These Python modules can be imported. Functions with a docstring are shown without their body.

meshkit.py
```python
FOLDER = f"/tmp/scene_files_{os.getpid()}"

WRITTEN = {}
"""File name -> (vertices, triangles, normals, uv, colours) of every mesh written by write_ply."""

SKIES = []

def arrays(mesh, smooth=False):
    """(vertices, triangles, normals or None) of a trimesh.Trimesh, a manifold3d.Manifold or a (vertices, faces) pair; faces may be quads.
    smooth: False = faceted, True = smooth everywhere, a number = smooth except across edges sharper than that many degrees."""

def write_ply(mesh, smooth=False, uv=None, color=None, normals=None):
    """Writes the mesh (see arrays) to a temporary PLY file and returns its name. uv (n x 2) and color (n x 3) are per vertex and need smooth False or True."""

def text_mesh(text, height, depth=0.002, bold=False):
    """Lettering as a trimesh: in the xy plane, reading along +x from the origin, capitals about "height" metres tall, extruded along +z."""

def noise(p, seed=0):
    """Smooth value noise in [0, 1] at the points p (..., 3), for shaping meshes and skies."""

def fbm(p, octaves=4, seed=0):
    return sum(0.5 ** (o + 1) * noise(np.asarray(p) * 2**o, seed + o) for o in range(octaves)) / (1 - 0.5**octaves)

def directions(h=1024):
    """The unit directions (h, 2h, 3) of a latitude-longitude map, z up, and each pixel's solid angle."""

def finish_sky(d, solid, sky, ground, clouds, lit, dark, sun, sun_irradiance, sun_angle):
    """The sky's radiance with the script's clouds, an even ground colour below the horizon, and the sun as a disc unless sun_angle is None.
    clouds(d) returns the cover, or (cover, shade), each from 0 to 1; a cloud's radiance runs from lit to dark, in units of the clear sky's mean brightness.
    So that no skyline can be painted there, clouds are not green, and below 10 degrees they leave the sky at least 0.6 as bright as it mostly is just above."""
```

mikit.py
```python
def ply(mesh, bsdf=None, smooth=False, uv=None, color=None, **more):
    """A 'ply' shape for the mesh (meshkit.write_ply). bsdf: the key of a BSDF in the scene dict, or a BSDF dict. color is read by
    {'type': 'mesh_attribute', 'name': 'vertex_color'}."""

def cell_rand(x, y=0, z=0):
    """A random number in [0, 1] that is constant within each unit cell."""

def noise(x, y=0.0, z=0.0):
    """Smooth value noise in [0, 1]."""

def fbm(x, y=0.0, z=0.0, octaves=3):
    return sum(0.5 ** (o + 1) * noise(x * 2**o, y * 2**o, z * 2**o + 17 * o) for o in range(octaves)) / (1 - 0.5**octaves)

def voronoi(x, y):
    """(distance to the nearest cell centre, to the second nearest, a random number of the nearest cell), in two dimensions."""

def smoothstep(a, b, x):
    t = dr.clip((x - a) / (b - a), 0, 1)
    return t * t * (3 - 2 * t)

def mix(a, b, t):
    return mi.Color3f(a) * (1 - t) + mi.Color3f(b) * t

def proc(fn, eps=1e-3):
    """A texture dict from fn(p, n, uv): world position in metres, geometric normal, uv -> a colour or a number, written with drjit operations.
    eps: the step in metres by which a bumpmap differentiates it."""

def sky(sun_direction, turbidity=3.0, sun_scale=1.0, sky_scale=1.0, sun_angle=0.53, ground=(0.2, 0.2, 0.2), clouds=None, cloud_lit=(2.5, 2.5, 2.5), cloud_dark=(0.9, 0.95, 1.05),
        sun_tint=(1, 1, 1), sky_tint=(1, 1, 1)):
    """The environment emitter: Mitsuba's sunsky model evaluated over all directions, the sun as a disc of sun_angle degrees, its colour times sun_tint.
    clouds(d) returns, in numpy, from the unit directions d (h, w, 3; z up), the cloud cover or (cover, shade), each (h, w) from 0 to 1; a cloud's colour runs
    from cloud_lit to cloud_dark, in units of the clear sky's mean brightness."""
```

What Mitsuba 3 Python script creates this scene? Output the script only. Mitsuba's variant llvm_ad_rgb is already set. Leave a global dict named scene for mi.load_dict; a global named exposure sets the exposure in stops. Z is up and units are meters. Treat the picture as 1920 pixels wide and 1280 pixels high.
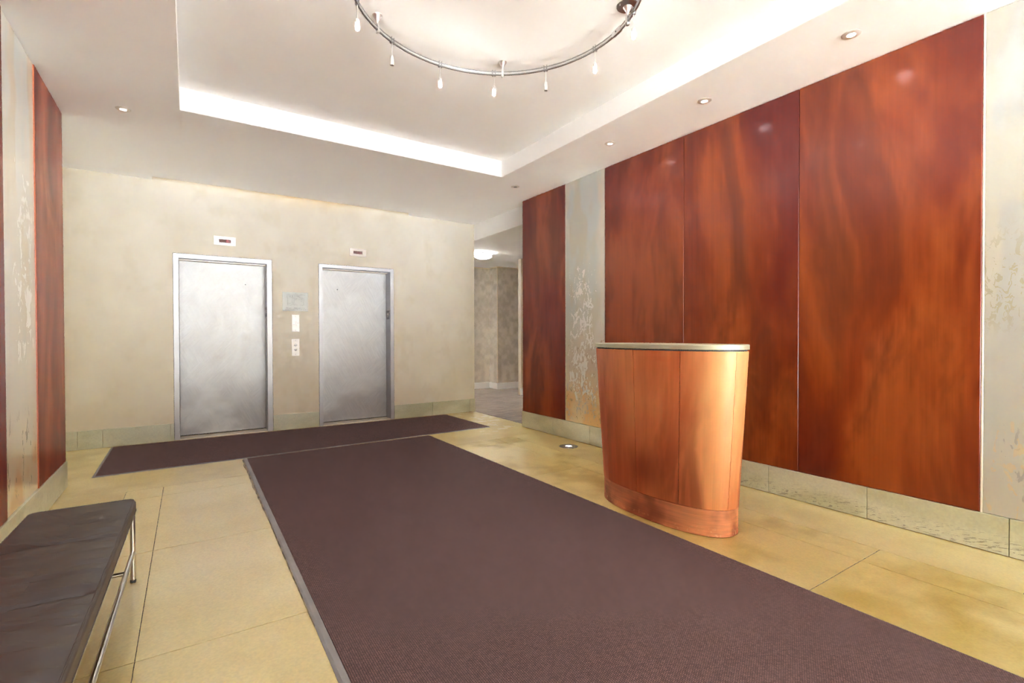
import math
import numpy as np, trimesh, manifold3d as m3, drjit as dr, mitsuba as mi
import mikit, meshkit
from mikit import noise, fbm, voronoi, smoothstep, mix, cell_rand
from mitsuba import ScalarTransform4f as T

scene, labels = {}, {}

# ------------------------------------------------------------------ camera, sky, exposure
FOC, YAW, PITCH, ROLL = 918.76, math.radians(33.42988), math.radians(-0.61899), math.radians(-0.14201)
CAM = np.array([0.0, 0.0, 1.24])
fw = np.array([math.sin(YAW) * math.cos(PITCH), math.cos(YAW) * math.cos(PITCH), math.sin(PITCH)])
rt = np.array([math.cos(YAW), -math.sin(YAW), 0.0])
up = np.cross(rt, fw)
up2 = -rt * math.sin(ROLL) + up * math.cos(ROLL)
scene['camera'] = {'type': 'perspective', 'fov': math.degrees(2 * math.atan(960 / FOC)), 'fov_axis': 'x', 'near_clip': 0.05,
                   'to_world': T().look_at(origin=CAM.tolist(), target=(CAM + fw).tolist(), up=up2.tolist())}
exposure = -0.14
scene['sky'] = mikit.sky((0.6, 0.0, 0.8), turbidity=4, sun_scale=390.0, sky_scale=26.0, ground=(0.8, 0.8, 0.8), sun_tint=(0.66, 0.98, 1.62), sky_tint=(1.0, 1.05, 1.0),
                         clouds=lambda d: (np.full(d.shape[:2], 0.92), 0.25 * meshkit.fbm(d * 2.5, 3)), cloud_lit=(1.25, 1.22, 1.18), cloud_dark=(0.9, 0.89, 0.88))
L_RING, L_DOWN, L_COVE, L_UP, L_HALL, L_PASS_FILL = 210.0, 850.0, 4.0, 60.0, 1700.0, 25.0

# ------------------------------------------------------------------ room numbers (metres)
XR, XL, YB, HS, HT = 3.817, -0.854, 7.107, 3.08, 3.267
YE_R, YE_L, XO = 5.52, 5.41, 3.945          # ends of the panelled walls, plane of the corridor opening
YF = -5.0                                   # glazed street front
HB, HBB = 0.215, 0.207

# ------------------------------------------------------------------ helpers
def num(key):
    if key not in scene and key not in labels:
        return key
    k = 1
    while f'{key}_{k:03d}' in scene or f'{key}_{k:03d}' in labels:
        k += 1
    return f'{key}_{k:03d}'

def add(key, mesh, bsdf, smooth=False, **more):
    key = num(key)
    scene[key] = mikit.ply(mesh, bsdf, smooth, **more)
    return key

def tag(key, label, category=None, group=None, kind=None):
    d = {'label': label}
    if category: d['category'] = category
    if group: d['group'] = group
    if kind: d['kind'] = kind
    labels[key] = d
    return key

def thing(name, label, category, group=None):
    return tag(num(name), label, category, group)

def hull(pts):
    return trimesh.convex.convex_hull(np.asarray(pts, float))

def box(x0, x1, y0, y1, z0, z1, c=0.0):
    if c <= 0:
        m = trimesh.creation.box(extents=(x1 - x0, y1 - y0, z1 - z0)); m.apply_translation(((x0 + x1) / 2, (y0 + y1) / 2, (z0 + z1) / 2)); return m
    pts = []
    for x, sx in ((x0, 1), (x1, -1)):
        for y, sy in ((y0, 1), (y1, -1)):
            for z, sz in ((z0, 1), (z1, -1)):
                pts += [(x + sx * c, y + sy * c, z), (x + sx * c, y, z + sz * c), (x, y + sy * c, z + sz * c)]
    return hull(pts)

def quad_slab(corners, z0, z1, c):
    """a slab over four plan corners with its top edge chamfered"""
    q = np.array(corners, float); mid = q.mean(0)
    inn = q + (mid - q) / np.linalg.norm(mid - q, axis=1, keepdims=True) * c * 1.41
    return hull([(*p, z0) for p in q] + [(*p, z1 - c) for p in q] + [(*p, z1) for p in inn])

def cyl(p, q, r, n=20):
    p, q = np.asarray(p, float), np.asarray(q, float)
    return trimesh.creation.cylinder(radius=r, segment=[p, q], sections=n)

def lathe(profile, center=(0, 0, 0), n=48):
    """closed surface of revolution about z from (r, z) points, bottom to top (ends on the axis or a closed loop)"""
    pr = np.asarray(profile, float); k = len(pr)
    a = np.arange(n) * 2 * math.pi / n
    v = np.stack([np.outer(np.cos(a), pr[:, 0]), np.outer(np.sin(a), pr[:, 0]), np.tile(pr[:, 1], (n, 1))], -1).reshape(-1, 3) + np.asarray(center)
    f = []
    for i in range(n):
        j = (i + 1) % n
        for s in range(k - 1):
            A, B, C, D = i * k + s, j * k + s, j * k + s + 1, i * k + s + 1
            f += [(A, B, C), (A, C, D)]
    m = trimesh.Trimesh(v, f, process=True)
    m.update_faces(m.nondegenerate_faces())
    return m

def tube(path, r, n=8, closed=False):
    P = np.asarray(path, float); k = len(P)
    tan = np.roll(P, -1, 0) - np.roll(P, 1, 0)
    if not closed:
        tan[0], tan[-1] = P[1] - P[0], P[-1] - P[-2]
    tan /= np.linalg.norm(tan, axis=1, keepdims=True)
    ref = np.where(np.abs(tan[:, 2:3]) < 0.9, [[0, 0, 1.0]], [[1.0, 0, 0]])
    u = np.cross(ref, tan); u /= np.linalg.norm(u, axis=1, keepdims=True); w = np.cross(tan, u)
    a = np.arange(n) * 2 * math.pi / n
    v = (P[:, None] + r * (np.cos(a)[None, :, None] * u[:, None] + np.sin(a)[None, :, None] * w[:, None])).reshape(-1, 3)
    f = []
    for i in range(k if closed else k - 1):
        j = (i + 1) % k
        for s in range(n):
            t = (s + 1) % n
            f += [(i * n + s, i * n + t, j * n + t), (i * n + s, j * n + t, j * n + s)]
    if not closed:
        for s in range(1, n - 1):
            f += [(0, s + 1, s), ((k - 1) * n, (k - 1) * n + s, (k - 1) * n + s + 1)]
    return trimesh.Trimesh(v, f, process=False)

def join(*ms):
    return trimesh.util.concatenate(list(ms))

def mani(m):
    return m3.Manifold(m3.Mesh(np.asarray(m.vertices, np.float32), np.asarray(m.faces, np.uint32)))

def cut(a, *bs):
    a = mani(a)
    for b in bs:
        a = a - mani(b)
    q = a.to_mesh()
    return trimesh.Trimesh(q.vert_properties[:, :3], q.tri_verts, process=False)

def on_wall(m, x, z, y):
    """lettering from the xy plane to the back wall, facing -y"""
    v = np.array(m.vertices)
    m = m.copy(); m.vertices = np.stack([v[:, 0] + x, y - v[:, 2], v[:, 1] + z], -1)
    return m

# ------------------------------------------------------------------ materials
def lin(r, g, b):
    return [((c / 255 + 0.055) / 1.055) ** 2.4 if c > 10 else c / 3294.6 for c in (r, g, b)]

def rgb(c):
    return {'type': 'rgb', 'value': list(c)}

def pbr(key, color, rough=0.5, metal=0.0, spec=0.5, bump=None, scale=1.0, eps=1e-3, **kw):
    col = mikit.proc(color) if callable(color) else rgb(color)
    b = {'type': 'principled', 'base_color': col, 'roughness': mikit.proc(rough) if callable(rough) else rough, 'metallic': metal, 'specular': spec, **kw}
    if bump is not None:
        b = {'type': 'bumpmap', 'arbitrary': mikit.proc(bump, eps), 'scale': scale, 'bsdf': b}
    scene[key] = {'type': 'twosided', 'bsdf': b}
    return key

def ceil_col(p, n, uv):
    return mix((0.875, 0.87, 0.86), (0.905, 0.90, 0.89), fbm(p.x * 1.3, p.y * 1.3, p.z))
pbr('m_ceiling', ceil_col, 0.85, spec=0.06)

def plaster_col(p, n, uv):
    a = fbm(p.x * 1.6, p.z * 1.6, p.y * 1.6, 4); b = fbm(p.x * 7 + 30, p.z * 5, p.y * 7, 3)
    c = mix((0.665, 0.56, 0.405), (0.74, 0.645, 0.49), smoothstep(0.3, 0.7, a))
    c = mix(c, (0.61, 0.50, 0.325), 0.45 * smoothstep(0.52, 0.78, b))
    # the hand-rubbed darker patch around the call buttons
    d = dr.sqrt(dr.square((p.x - 1.18) / 0.3) + dr.square((p.z - 1.0) / 0.35))
    return mix(c, (0.55, 0.46, 0.31), 0.4 * smoothstep(1.0, 0.25, d) * smoothstep(0.35, 0.6, fbm(p.x * 9, p.z * 9, 3.3)))
pbr('m_plaster', plaster_col, 0.8, spec=0.08)

def wood_tone(h, z, seed):
    warp = fbm(h * 1.3, z * 0.6, seed + 3.0, 3)
    big = fbm(h * 3.0 + warp * 1.5, z * 0.9 + warp, seed, 5)
    patch = fbm(h * 4.2 + 9 + warp * 2, z * 1.25 + warp * 3, seed + 8.0, 5)
    streak = fbm(h * 38, z * 1.1, seed + 1.0, 3)
    fine = fbm(h * 230, z * 5, seed + 2.0, 2)
    return big, patch, streak, fine

def wood_mix(big, patch, streak, fine, lift):
    t = smoothstep(0.32, 0.70, big * 0.75 + patch * 0.25 + lift)
    c = mix((0.074, 0.0076, 0.0030), (0.200, 0.031, 0.0066), t)
    c = mix(c, (0.290, 0.062, 0.0140), 0.50 * smoothstep(0.50, 0.72, big + 0.8 * lift))
    c = mix(c, (0.040, 0.009, 0.005), 0.62 * smoothstep(0.46, 0.76, patch))
    return c * (0.76 + 0.30 * streak + 0.20 * fine)

def panel_of(p):
    """which wood panel a point lies on, and where across it (0..1)"""
    k, v = mi.Float(0), mi.Float(0.5)
    for n, (left, y0, y1) in enumerate(((0, 4.608, 5.518), (0, 2.905, 3.931), (0, 1.883, 2.905), (0, 0.868, 1.883), (0, -0.72, 0.19), (1, 4.545, 5.408), (1, 2.82, 3.845), (1, 1.80, 2.82), (1, 0.78, 1.80))):
        on = (p.y > y0) & (p.y < y1) & ((p.x < 0) if left else (p.x > 0))
        k, v = dr.select(on, n * 2.3 + 2.2, k), dr.select(on, (p.y - y0) / (y1 - y0), v)
    return k, v

def wood_panel_col(p, n, uv):
    k, v = panel_of(p)
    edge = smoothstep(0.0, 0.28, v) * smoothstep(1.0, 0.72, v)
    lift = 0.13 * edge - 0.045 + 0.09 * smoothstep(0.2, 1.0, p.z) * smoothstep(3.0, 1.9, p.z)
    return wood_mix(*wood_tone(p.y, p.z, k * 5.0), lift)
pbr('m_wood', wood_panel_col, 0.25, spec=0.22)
pbr('m_wood_edge', lin(150, 74, 40), 0.4, spec=0.2)

def podium_col(p, n, uv):
    a = dr.atan2((p.y - 2.3) * 0.5, 2.80 - p.x)
    h = a * 0.45
    big, patch, streak, fine = wood_tone(h * 1.5 + 4, p.z * 0.9, 31.0)
    t = smoothstep(0.25, 0.72, big * 0.75 + patch * 0.25 + 0.10 * (p.z - 0.35))
    c = mix((0.42, 0.066, 0.021), (0.72, 0.220, 0.080), t)
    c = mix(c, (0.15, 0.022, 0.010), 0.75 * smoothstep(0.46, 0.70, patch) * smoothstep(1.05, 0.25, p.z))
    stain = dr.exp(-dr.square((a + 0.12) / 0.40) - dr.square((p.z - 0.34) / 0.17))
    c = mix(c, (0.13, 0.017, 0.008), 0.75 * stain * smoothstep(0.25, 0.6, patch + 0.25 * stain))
    return c * (0.90 + 0.14 * streak + 0.10 * fine)
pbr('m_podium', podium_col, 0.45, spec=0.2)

def plinth_col(p, n, uv):
    a = dr.atan2((p.y - 2.3) * 0.5, 2.80 - p.x)
    big = fbm(a * 2.2, p.z * 4, 5.0, 4); gr = fbm(a * 3.5, p.z * 130, 2.0, 3); sc = fbm(a * 30, p.z * 60, 9.0, 3)
    c = mix((0.20, 0.036, 0.017), (0.56, 0.17, 0.075), smoothstep(0.28, 0.7, big))
    c = mix(c, (0.62, 0.30, 0.17), 0.6 * smoothstep(0.6, 0.8, sc) * smoothstep(0.09, 0.0, p.z))
    return c * (0.8 + 0.4 * gr)
pbr('m_plinth', plinth_col, 0.45, spec=0.22)

def stone_base(p):
    a = fbm(p.x * 0.9 + 4, p.y * 0.9, 1.0, 4); b = fbm(p.x * 3.1, p.y * 3.1, 7.0, 4); g = fbm(p.x * 120, p.y * 120, 2.0, 2)
    return a, b, g

def floor_field_col(p, n, uv):
    a, b, g = stone_base(p)
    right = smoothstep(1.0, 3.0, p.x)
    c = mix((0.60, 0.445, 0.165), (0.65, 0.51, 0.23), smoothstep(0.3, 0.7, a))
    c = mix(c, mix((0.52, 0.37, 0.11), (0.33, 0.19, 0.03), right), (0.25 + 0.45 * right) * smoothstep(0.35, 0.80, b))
    c = c * mix((1, 1, 1), (0.88, 0.84, 0.70), smoothstep(2.0, 2.7, p.x))          # darker and more ochre towards the right
    return c * (0.93 + 0.14 * g)
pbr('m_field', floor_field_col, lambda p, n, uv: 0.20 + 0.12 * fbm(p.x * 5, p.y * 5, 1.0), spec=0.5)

def floor_border_col(p, n, uv):
    a, b, g = stone_base(p)
    c = mix((0.54, 0.385, 0.14), (0.61, 0.47, 0.22), smoothstep(0.3, 0.7, a))
    c = mix(c, (0.43, 0.285, 0.09), 0.5 * smoothstep(0.38, 0.80, b))
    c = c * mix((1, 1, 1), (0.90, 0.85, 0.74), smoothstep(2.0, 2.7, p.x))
    c = mix(c, (0.66, 0.57, 0.43), 0.4 * smoothstep(0.58, 0.66, fbm(p.x * 11, p.y * 11, 4.0, 4)) * smoothstep(2.9, 3.4, p.x) * smoothstep(5.2, 5.6, p.y))
    return c * (0.93 + 0.14 * g)
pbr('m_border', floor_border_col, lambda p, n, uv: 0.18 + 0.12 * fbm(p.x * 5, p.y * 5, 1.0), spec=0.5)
pbr('m_grout', lin(88, 72, 66), 0.8, spec=0.2)

def base_col(p, n, uv):
    h = p.x + p.y
    a = fbm(h * 2.2, p.z * 5, 3.0, 4); g = fbm(h * 90, p.z * 90, 1.0, 2)
    c = mix((0.47, 0.455, 0.285), (0.58, 0.56, 0.40), smoothstep(0.3, 0.7, a))
    sc = fbm(h * 30, p.z * 210 + h * 40, 8.0, 3)
    scuff = smoothstep(0.655, 0.72, sc) * smoothstep(0.15, 0.03, p.z) * smoothstep(3.0, 3.6, p.x) * smoothstep(3.2, 2.4, p.y)
    c = mix(c, (0.16, 0.14, 0.11), 0.65 * scuff)
    return c * (0.93 + 0.14 * g)
pbr('m_base', base_col, 0.3, spec=0.45)

def flakes(s, z, f, seed, lo):
    w = 0.22 * (fbm(s * f * 0.9, z * f * 0.6, seed + 11, 2) - 0.5)
    u, v = (0.83 * s + 0.36 * z + w) * f, (0.56 * z - 0.3 * s + w) * f
    return smoothstep(lo, lo + 0.03, 0.45 * fbm(u, v, seed, 3) + 0.55 * fbm(u * 2.7 - v * 0.8, v * 2.7 + u * 0.8, seed + 5, 4))

def painted_right_col(p, n, uv):          # s runs from the near edge (0) to the far edge (1)
    s = (p.y - 3.931) / 0.677
    z = p.z
    a = fbm(s * 1.6, z * 1.1, 2.0, 4); b = fbm(s * 2.5 + 7, z * 1.4, 5.0, 4)
    c = mix((0.66, 0.57, 0.42), (0.70, 0.64, 0.52), smoothstep(0.3, 0.7, a))
    c = mix(c, (0.50, 0.57, 0.53), 0.65 * smoothstep(0.46, 0.66, b) * smoothstep(0.9, 1.6, z))
    c = mix(c, (0.56, 0.50, 0.33), 0.6 * smoothstep(0.5, 0.7, fbm(s * 3, z * 2, 9.0, 3)))
    c = mix(c, (0.60, 0.46, 0.36), 0.8 * smoothstep(0.7, 0.9, z) * smoothstep(1.25, 1.0, z) * smoothstep(0.3, 0.6, a))
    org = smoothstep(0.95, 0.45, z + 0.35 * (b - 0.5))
    c = mix(c, mix((0.74, 0.40, 0.13), (0.78, 0.57, 0.32), smoothstep(0.35, 0.65, fbm(s * 3, z * 4, 1.0, 3))), 0.9 * org)  # orange stain at the foot, with uplight glow put into its colour
    band = smoothstep(0.42, 0.12, dr.abs(s - 0.55 - 0.12 * (fbm(z * 2, 1.0, 3.0) - 0.5))) * smoothstep(2.15, 1.8, z) * smoothstep(0.45, 0.6, z)
    c = mix(c, (0.88, 0.84, 0.76), 0.95 * flakes(s * 2.2, z * 3.2, 6.5, 3.0, 0.68 - 0.155 * band) * smoothstep(0.02, 0.2, band))
    low = smoothstep(0.75, 0.6, z) * smoothstep(0.22, 0.3, z)
    c = mix(c, (0.50, 0.47, 0.46), 0.8 * low * flakes(s * 2, z * 3, 7.5, 21.0, 0.605))
    c = mix(c, (0.36, 0.22, 0.08), 0.8 * smoothstep(1.6, 0.9, z) * flakes(s * 2, z * 3, 8.0, 40.0, 0.655))
    return c
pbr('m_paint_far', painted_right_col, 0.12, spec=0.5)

def painted_near_col(p, n, uv):           # s from the wood panel (0) towards the viewer (1)
    s = (0.87 - p.y) / 0.677
    z = p.z
    a = fbm(s * 1.5, z * 1.2, 12.0, 4); b = fbm(s * 2.2, z * 1.5, 15.0, 4)
    c = mix((0.455, 0.40, 0.325), (0.42, 0.405, 0.345), smoothstep(0.35, 0.65, a))
    c = mix(c, (0.52, 0.58, 0.55), 0.7 * smoothstep(0.5, 0.7, b) * smoothstep(1.2, 1.5, z))
    c = mix(c, (0.60, 0.50, 0.30), 0.55 * smoothstep(0.5, 0.66, fbm(s * 3, z * 1.6, 19.0, 3)))
    m1 = smoothstep(1.2, 1.4, z) * smoothstep(1.95, 1.6, z)
    c = mix(c, (0.41, 0.43, 0.37), 0.6 * smoothstep(0.42, 0.6, fbm(s * 1.7 + 3, z * 1.2, 61.0, 4)) * smoothstep(1.2, 1.5, z) * smoothstep(2.4, 1.9, z))
    c = mix(c, (0.36, 0.305, 0.17), 0.75 * m1 * flakes(s * 2.4, z * 3, 9.5, 50.0, 0.565))
    m2 = smoothstep(0.78, 0.66, z)
    c = mix(c, (0.33, 0.29, 0.26), 0.9 * m2 * flakes(s * 2.6, z * 2.6, 6.0, 77.0, 0.60))
    c = mix(c, (0.56, 0.38, 0.19), 0.6 * smoothstep(0.9, 0.7, z) * flakes(s * 2.4, z * 3, 4.0, 87.0, 0.63))
    return c
pbr('m_paint_near', painted_near_col, 0.15, spec=0.5)

def painted_left_col(p, n, uv):
    s = (p.y - 3.845) / 0.687
    z = p.z
    a = fbm(s * 1.6, z * 1.1, 32.0, 4); b = fbm(s * 2.0, z * 1.2, 35.0, 4)
    c = mix((0.60, 0.50, 0.37), (0.66, 0.60, 0.49), smoothstep(0.3, 0.7, a))
    c = mix(c, (0.54, 0.56, 0.49), 0.6 * smoothstep(0.45, 0.65, b) * smoothstep(0.7, 1.4, z))
    c = mix(c, (0.58, 0.42, 0.20), 0.5 * smoothstep(0.5, 0.7, fbm(s * 3, z * 1.3, 39.0, 3)) * smoothstep(1.2, 1.8, z))
    c = mix(c, mix((0.70, 0.40, 0.16), (0.74, 0.58, 0.37), smoothstep(0.35, 0.65, fbm(s * 3, z * 4, 41.0, 3))), 0.9 * smoothstep(0.85, 0.4, z + 0.3 * (b - 0.5)))  # orange foot: stain plus the glow of a floor light, painted in
    band = smoothstep(0.4, 0.1, dr.abs(s - 0.62)) * smoothstep(2.4, 2.1, z) * smoothstep(1.0, 1.4, z)
    c = mix(c, (0.86, 0.82, 0.73), 0.9 * flakes(s * 2, z * 3, 5.0, 33.0, 0.67 - 0.14 * band) * smoothstep(0.02, 0.2, band))
    c = mix(c, (0.24, 0.17, 0.10), 0.7 * smoothstep(0.85, 0.6, z) * smoothstep(0.25, 0.35, z) * flakes(s * 2.6, z * 2.6, 5.0, 48.0, 0.625))
    return c
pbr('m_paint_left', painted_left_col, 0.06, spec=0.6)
pbr('m_bead', lin(228, 216, 198), 0.35)

def nub(x, y):
    """the woven loops of the mat: offset rows of rounded nubs, height 0..1 and a random tone per nub"""
    u, v = x / 0.0082, y / 0.0084
    row = dr.floor(u)
    v = v + 0.5 * (row - 2 * dr.floor(row / 2))
    fu, fv = u - row - 0.5, v - dr.floor(v) - 0.5
    return dr.maximum(0, 1 - 3.2 * (fu * fu + fv * fv)), cell_rand(row, dr.floor(v))
def mat_col(p, n, uv):
    h, r = nub(p.x, p.y)
    c = mix((0.020, 0.0105, 0.010), (0.128, 0.071, 0.063), h) * (0.72 + 0.56 * r)
    big = fbm(p.x * 1.1, p.y * 0.8, 3.0, 4)
    return c * (0.86 + 0.28 * big)
pbr('m_mat', mat_col, 0.85, spec=0.15, bump=lambda p, n, uv: nub(p.x, p.y)[0], scale=0.0022, eps=0.0012)
pbr('m_rubber', lambda p, n, uv: mix((0.115, 0.10, 0.095), (0.21, 0.19, 0.18), fbm(p.x * 14, p.y * 6, 1.0)), 0.38)
pbr('m_sealant', lambda p, n, uv: mix((0.08, 0.06, 0.04), (0.27, 0.20, 0.12), smoothstep(0.35, 0.6, fbm(p.x * 60, p.y * 18, 1.0))), 0.6)

def brushed(p):
    """swirled hand brushing: two families of fine strokes, each in its own patches"""
    a = fbm((p.x + 0.5 * p.z) * 70, (p.z - 0.5 * p.x) * 9, 2.0, 3); b = fbm((p.x - 0.9 * p.z) * 55, (p.z + 0.9 * p.x) * 8, 5.0, 3)
    return dr.lerp(a, b, smoothstep(0.4, 0.6, fbm(p.x * 4, p.z * 4, 9.0, 3)))
def door_col(p, n, uv):
    st = brushed(p); big = fbm(p.x * 2.5, p.z * 3.5, 8.0, 4)
    wear = smoothstep(0.95, 0.15, p.z) * smoothstep(0.30, 0.62, big + 0.3 * (st - 0.5))
    c = mix((0.46, 0.445, 0.43), (0.43, 0.405, 0.385), smoothstep(0.35, 0.7, big))
    c = mix(c, (0.31, 0.288, 0.277), 0.75 * wear)
    return c * (0.88 + 0.24 * st)
pbr('m_door', door_col, lambda p, n, uv: 0.45 + 0.16 * brushed(p), metal=0.55)
pbr('m_frame', lambda p, n, uv: mix((0.36, 0.34, 0.335), (0.44, 0.415, 0.41), fbm(p.x * 9, p.z * 3, 2.0)), 0.5, metal=0.6)
pbr('m_sill', lin(205, 190, 168), 0.4)
pbr('m_black', (0.012, 0.011, 0.011), 0.5)
pbr('m_plate', lin(234, 226, 215), 0.5, spec=0.2)
pbr('m_plate_steel', (0.56, 0.455, 0.37), 0.5, metal=0.2, spec=0.2)
pbr('m_screw', (0.45, 0.42, 0.38), 0.4, metal=1.0)
pbr('m_screen', lin(100, 72, 66), 0.6, spec=0.1)
pbr('m_jamb_plate', (0.14, 0.125, 0.12), 0.4)
pbr('m_sign', lin(186, 186, 177), 0.6, spec=0.08)
pbr('m_ink', lin(118, 114, 108), 0.7, spec=0.1)
pbr('m_red_ink', lin(196, 150, 140), 0.6)
pbr('m_button', (0.72, 0.68, 0.65), 0.22, metal=1.0)
pbr('m_brass', lambda p, n, uv: mix((0.40, 0.375, 0.235), (0.54, 0.52, 0.37), fbm(p.x * 12, p.y * 12, p.z * 60)), 0.36, metal=0.4)
pbr('m_chrome', (0.72, 0.69, 0.66), 0.14, metal=1.0)
pbr('m_nickel', (0.34, 0.325, 0.305), 0.30, metal=1.0)
pbr('m_nickel_light', (0.70, 0.68, 0.66), 0.35, metal=1.0)
pbr('m_gap', (0.05, 0.045, 0.042), 0.6)
pbr('m_leather', lambda p, n, uv: mix((0.019, 0.0120, 0.0092), (0.034, 0.0225, 0.017), fbm(p.x * 6, p.y * 9, 2.0, 4)), 0.33, spec=0.40,
    bump=lambda p, n, uv: fbm(p.x * 260, p.y * 260, p.z * 260, 2), scale=0.0005)
pbr('m_trim', lin(214, 209, 202), 0.45)
pbr('m_lens', lin(240, 236, 225), 0.3)
pbr('m_lens_dark', (0.03, 0.03, 0.03), 0.3)
pbr('m_ring_steel', lambda p, n, uv: mix((0.16, 0.13, 0.10), (0.34, 0.29, 0.25), fbm(p.x * 60, p.y * 60, 1.0)), 0.3, metal=0.9)
pbr('m_paper', lambda p, n, uv: mix((0.37, 0.295, 0.215), (0.49, 0.405, 0.31), smoothstep(0.25, 0.75, fbm((p.x + 0.7 * p.y) * 9, p.z * 8, 2.0, 6))), 0.6)
pbr('m_white', lin(232, 228, 222), 0.5)
pbr('m_gold', lin(205, 182, 150), 0.5)
pbr('m_carpet', lambda p, n, uv: mix((0.120, 0.089, 0.072), (0.195, 0.148, 0.122), smoothstep(0.3, 0.7, fbm(p.x * 7 + p.y * 2, p.y * 17, 2.0, 4))), 0.9, spec=0.1)
pbr('m_dark_metal', (0.20, 0.19, 0.18), 0.4, metal=0.6)
scene['m_glass'] = {'type': 'thindielectric', 'int_ior': 1.5}
scene['m_frost'] = {'type': 'twosided', 'bsdf': {'type': 'principled', 'base_color': rgb(lin(196, 191, 184)), 'roughness': 0.25, 'specular': 0.5}}

def glow(radiance, tint):
    return {'type': 'area', 'radiance': rgb([radiance * t for t in tint])}
WARM, WHITE, AMBER = (1.0, 0.97, 0.92), (0.98, 1.0, 1.02), (1.0, 0.78, 0.46)

# ================================================================== FLOOR
G = 0.0021                                    # half a joint
add('floor', box(-6.1, XO, YF - 0.1, 7.2, -0.06, -0.003), 'm_grout')
tag('floor', 'yellow-beige polished stone slab floor of the lobby with a border of long strips', kind='structure')
def end_line(x, y0): return y0 + 0.022 * (x - 1.45)      # the cross joints at the far end run a little askew
def tile(x0, x1, y0, y1, m, sk0=False, sk1=False):
    f0 = (lambda x: end_line(x, y0)) if sk0 else (lambda x: y0)
    f1 = (lambda x: end_line(x, y1)) if sk1 else (lambda x: y1)
    g = 0.0014
    q = [(x0 + g, f0(x0) + G), (x1 - g, f0(x1) + G), (x1 - g, f1(x1) - G), (x0 + g, f1(x0) - G)]
    add('floor__tile', quad_slab(q, -0.02, 0.0, 0.0012), m)
X0, X1, X2, X3 = -0.425, -0.182, 3.08, 3.328
YC = [-3.5, -2.33, -1.16, 0.01, 1.185, 2.345, 3.515]
YI, YO = 4.735, 5.005
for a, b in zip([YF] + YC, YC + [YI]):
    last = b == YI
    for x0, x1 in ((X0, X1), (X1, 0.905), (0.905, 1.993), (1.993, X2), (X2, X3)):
        tile(x0, x1, a, b, 'm_field', False, last)
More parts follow.
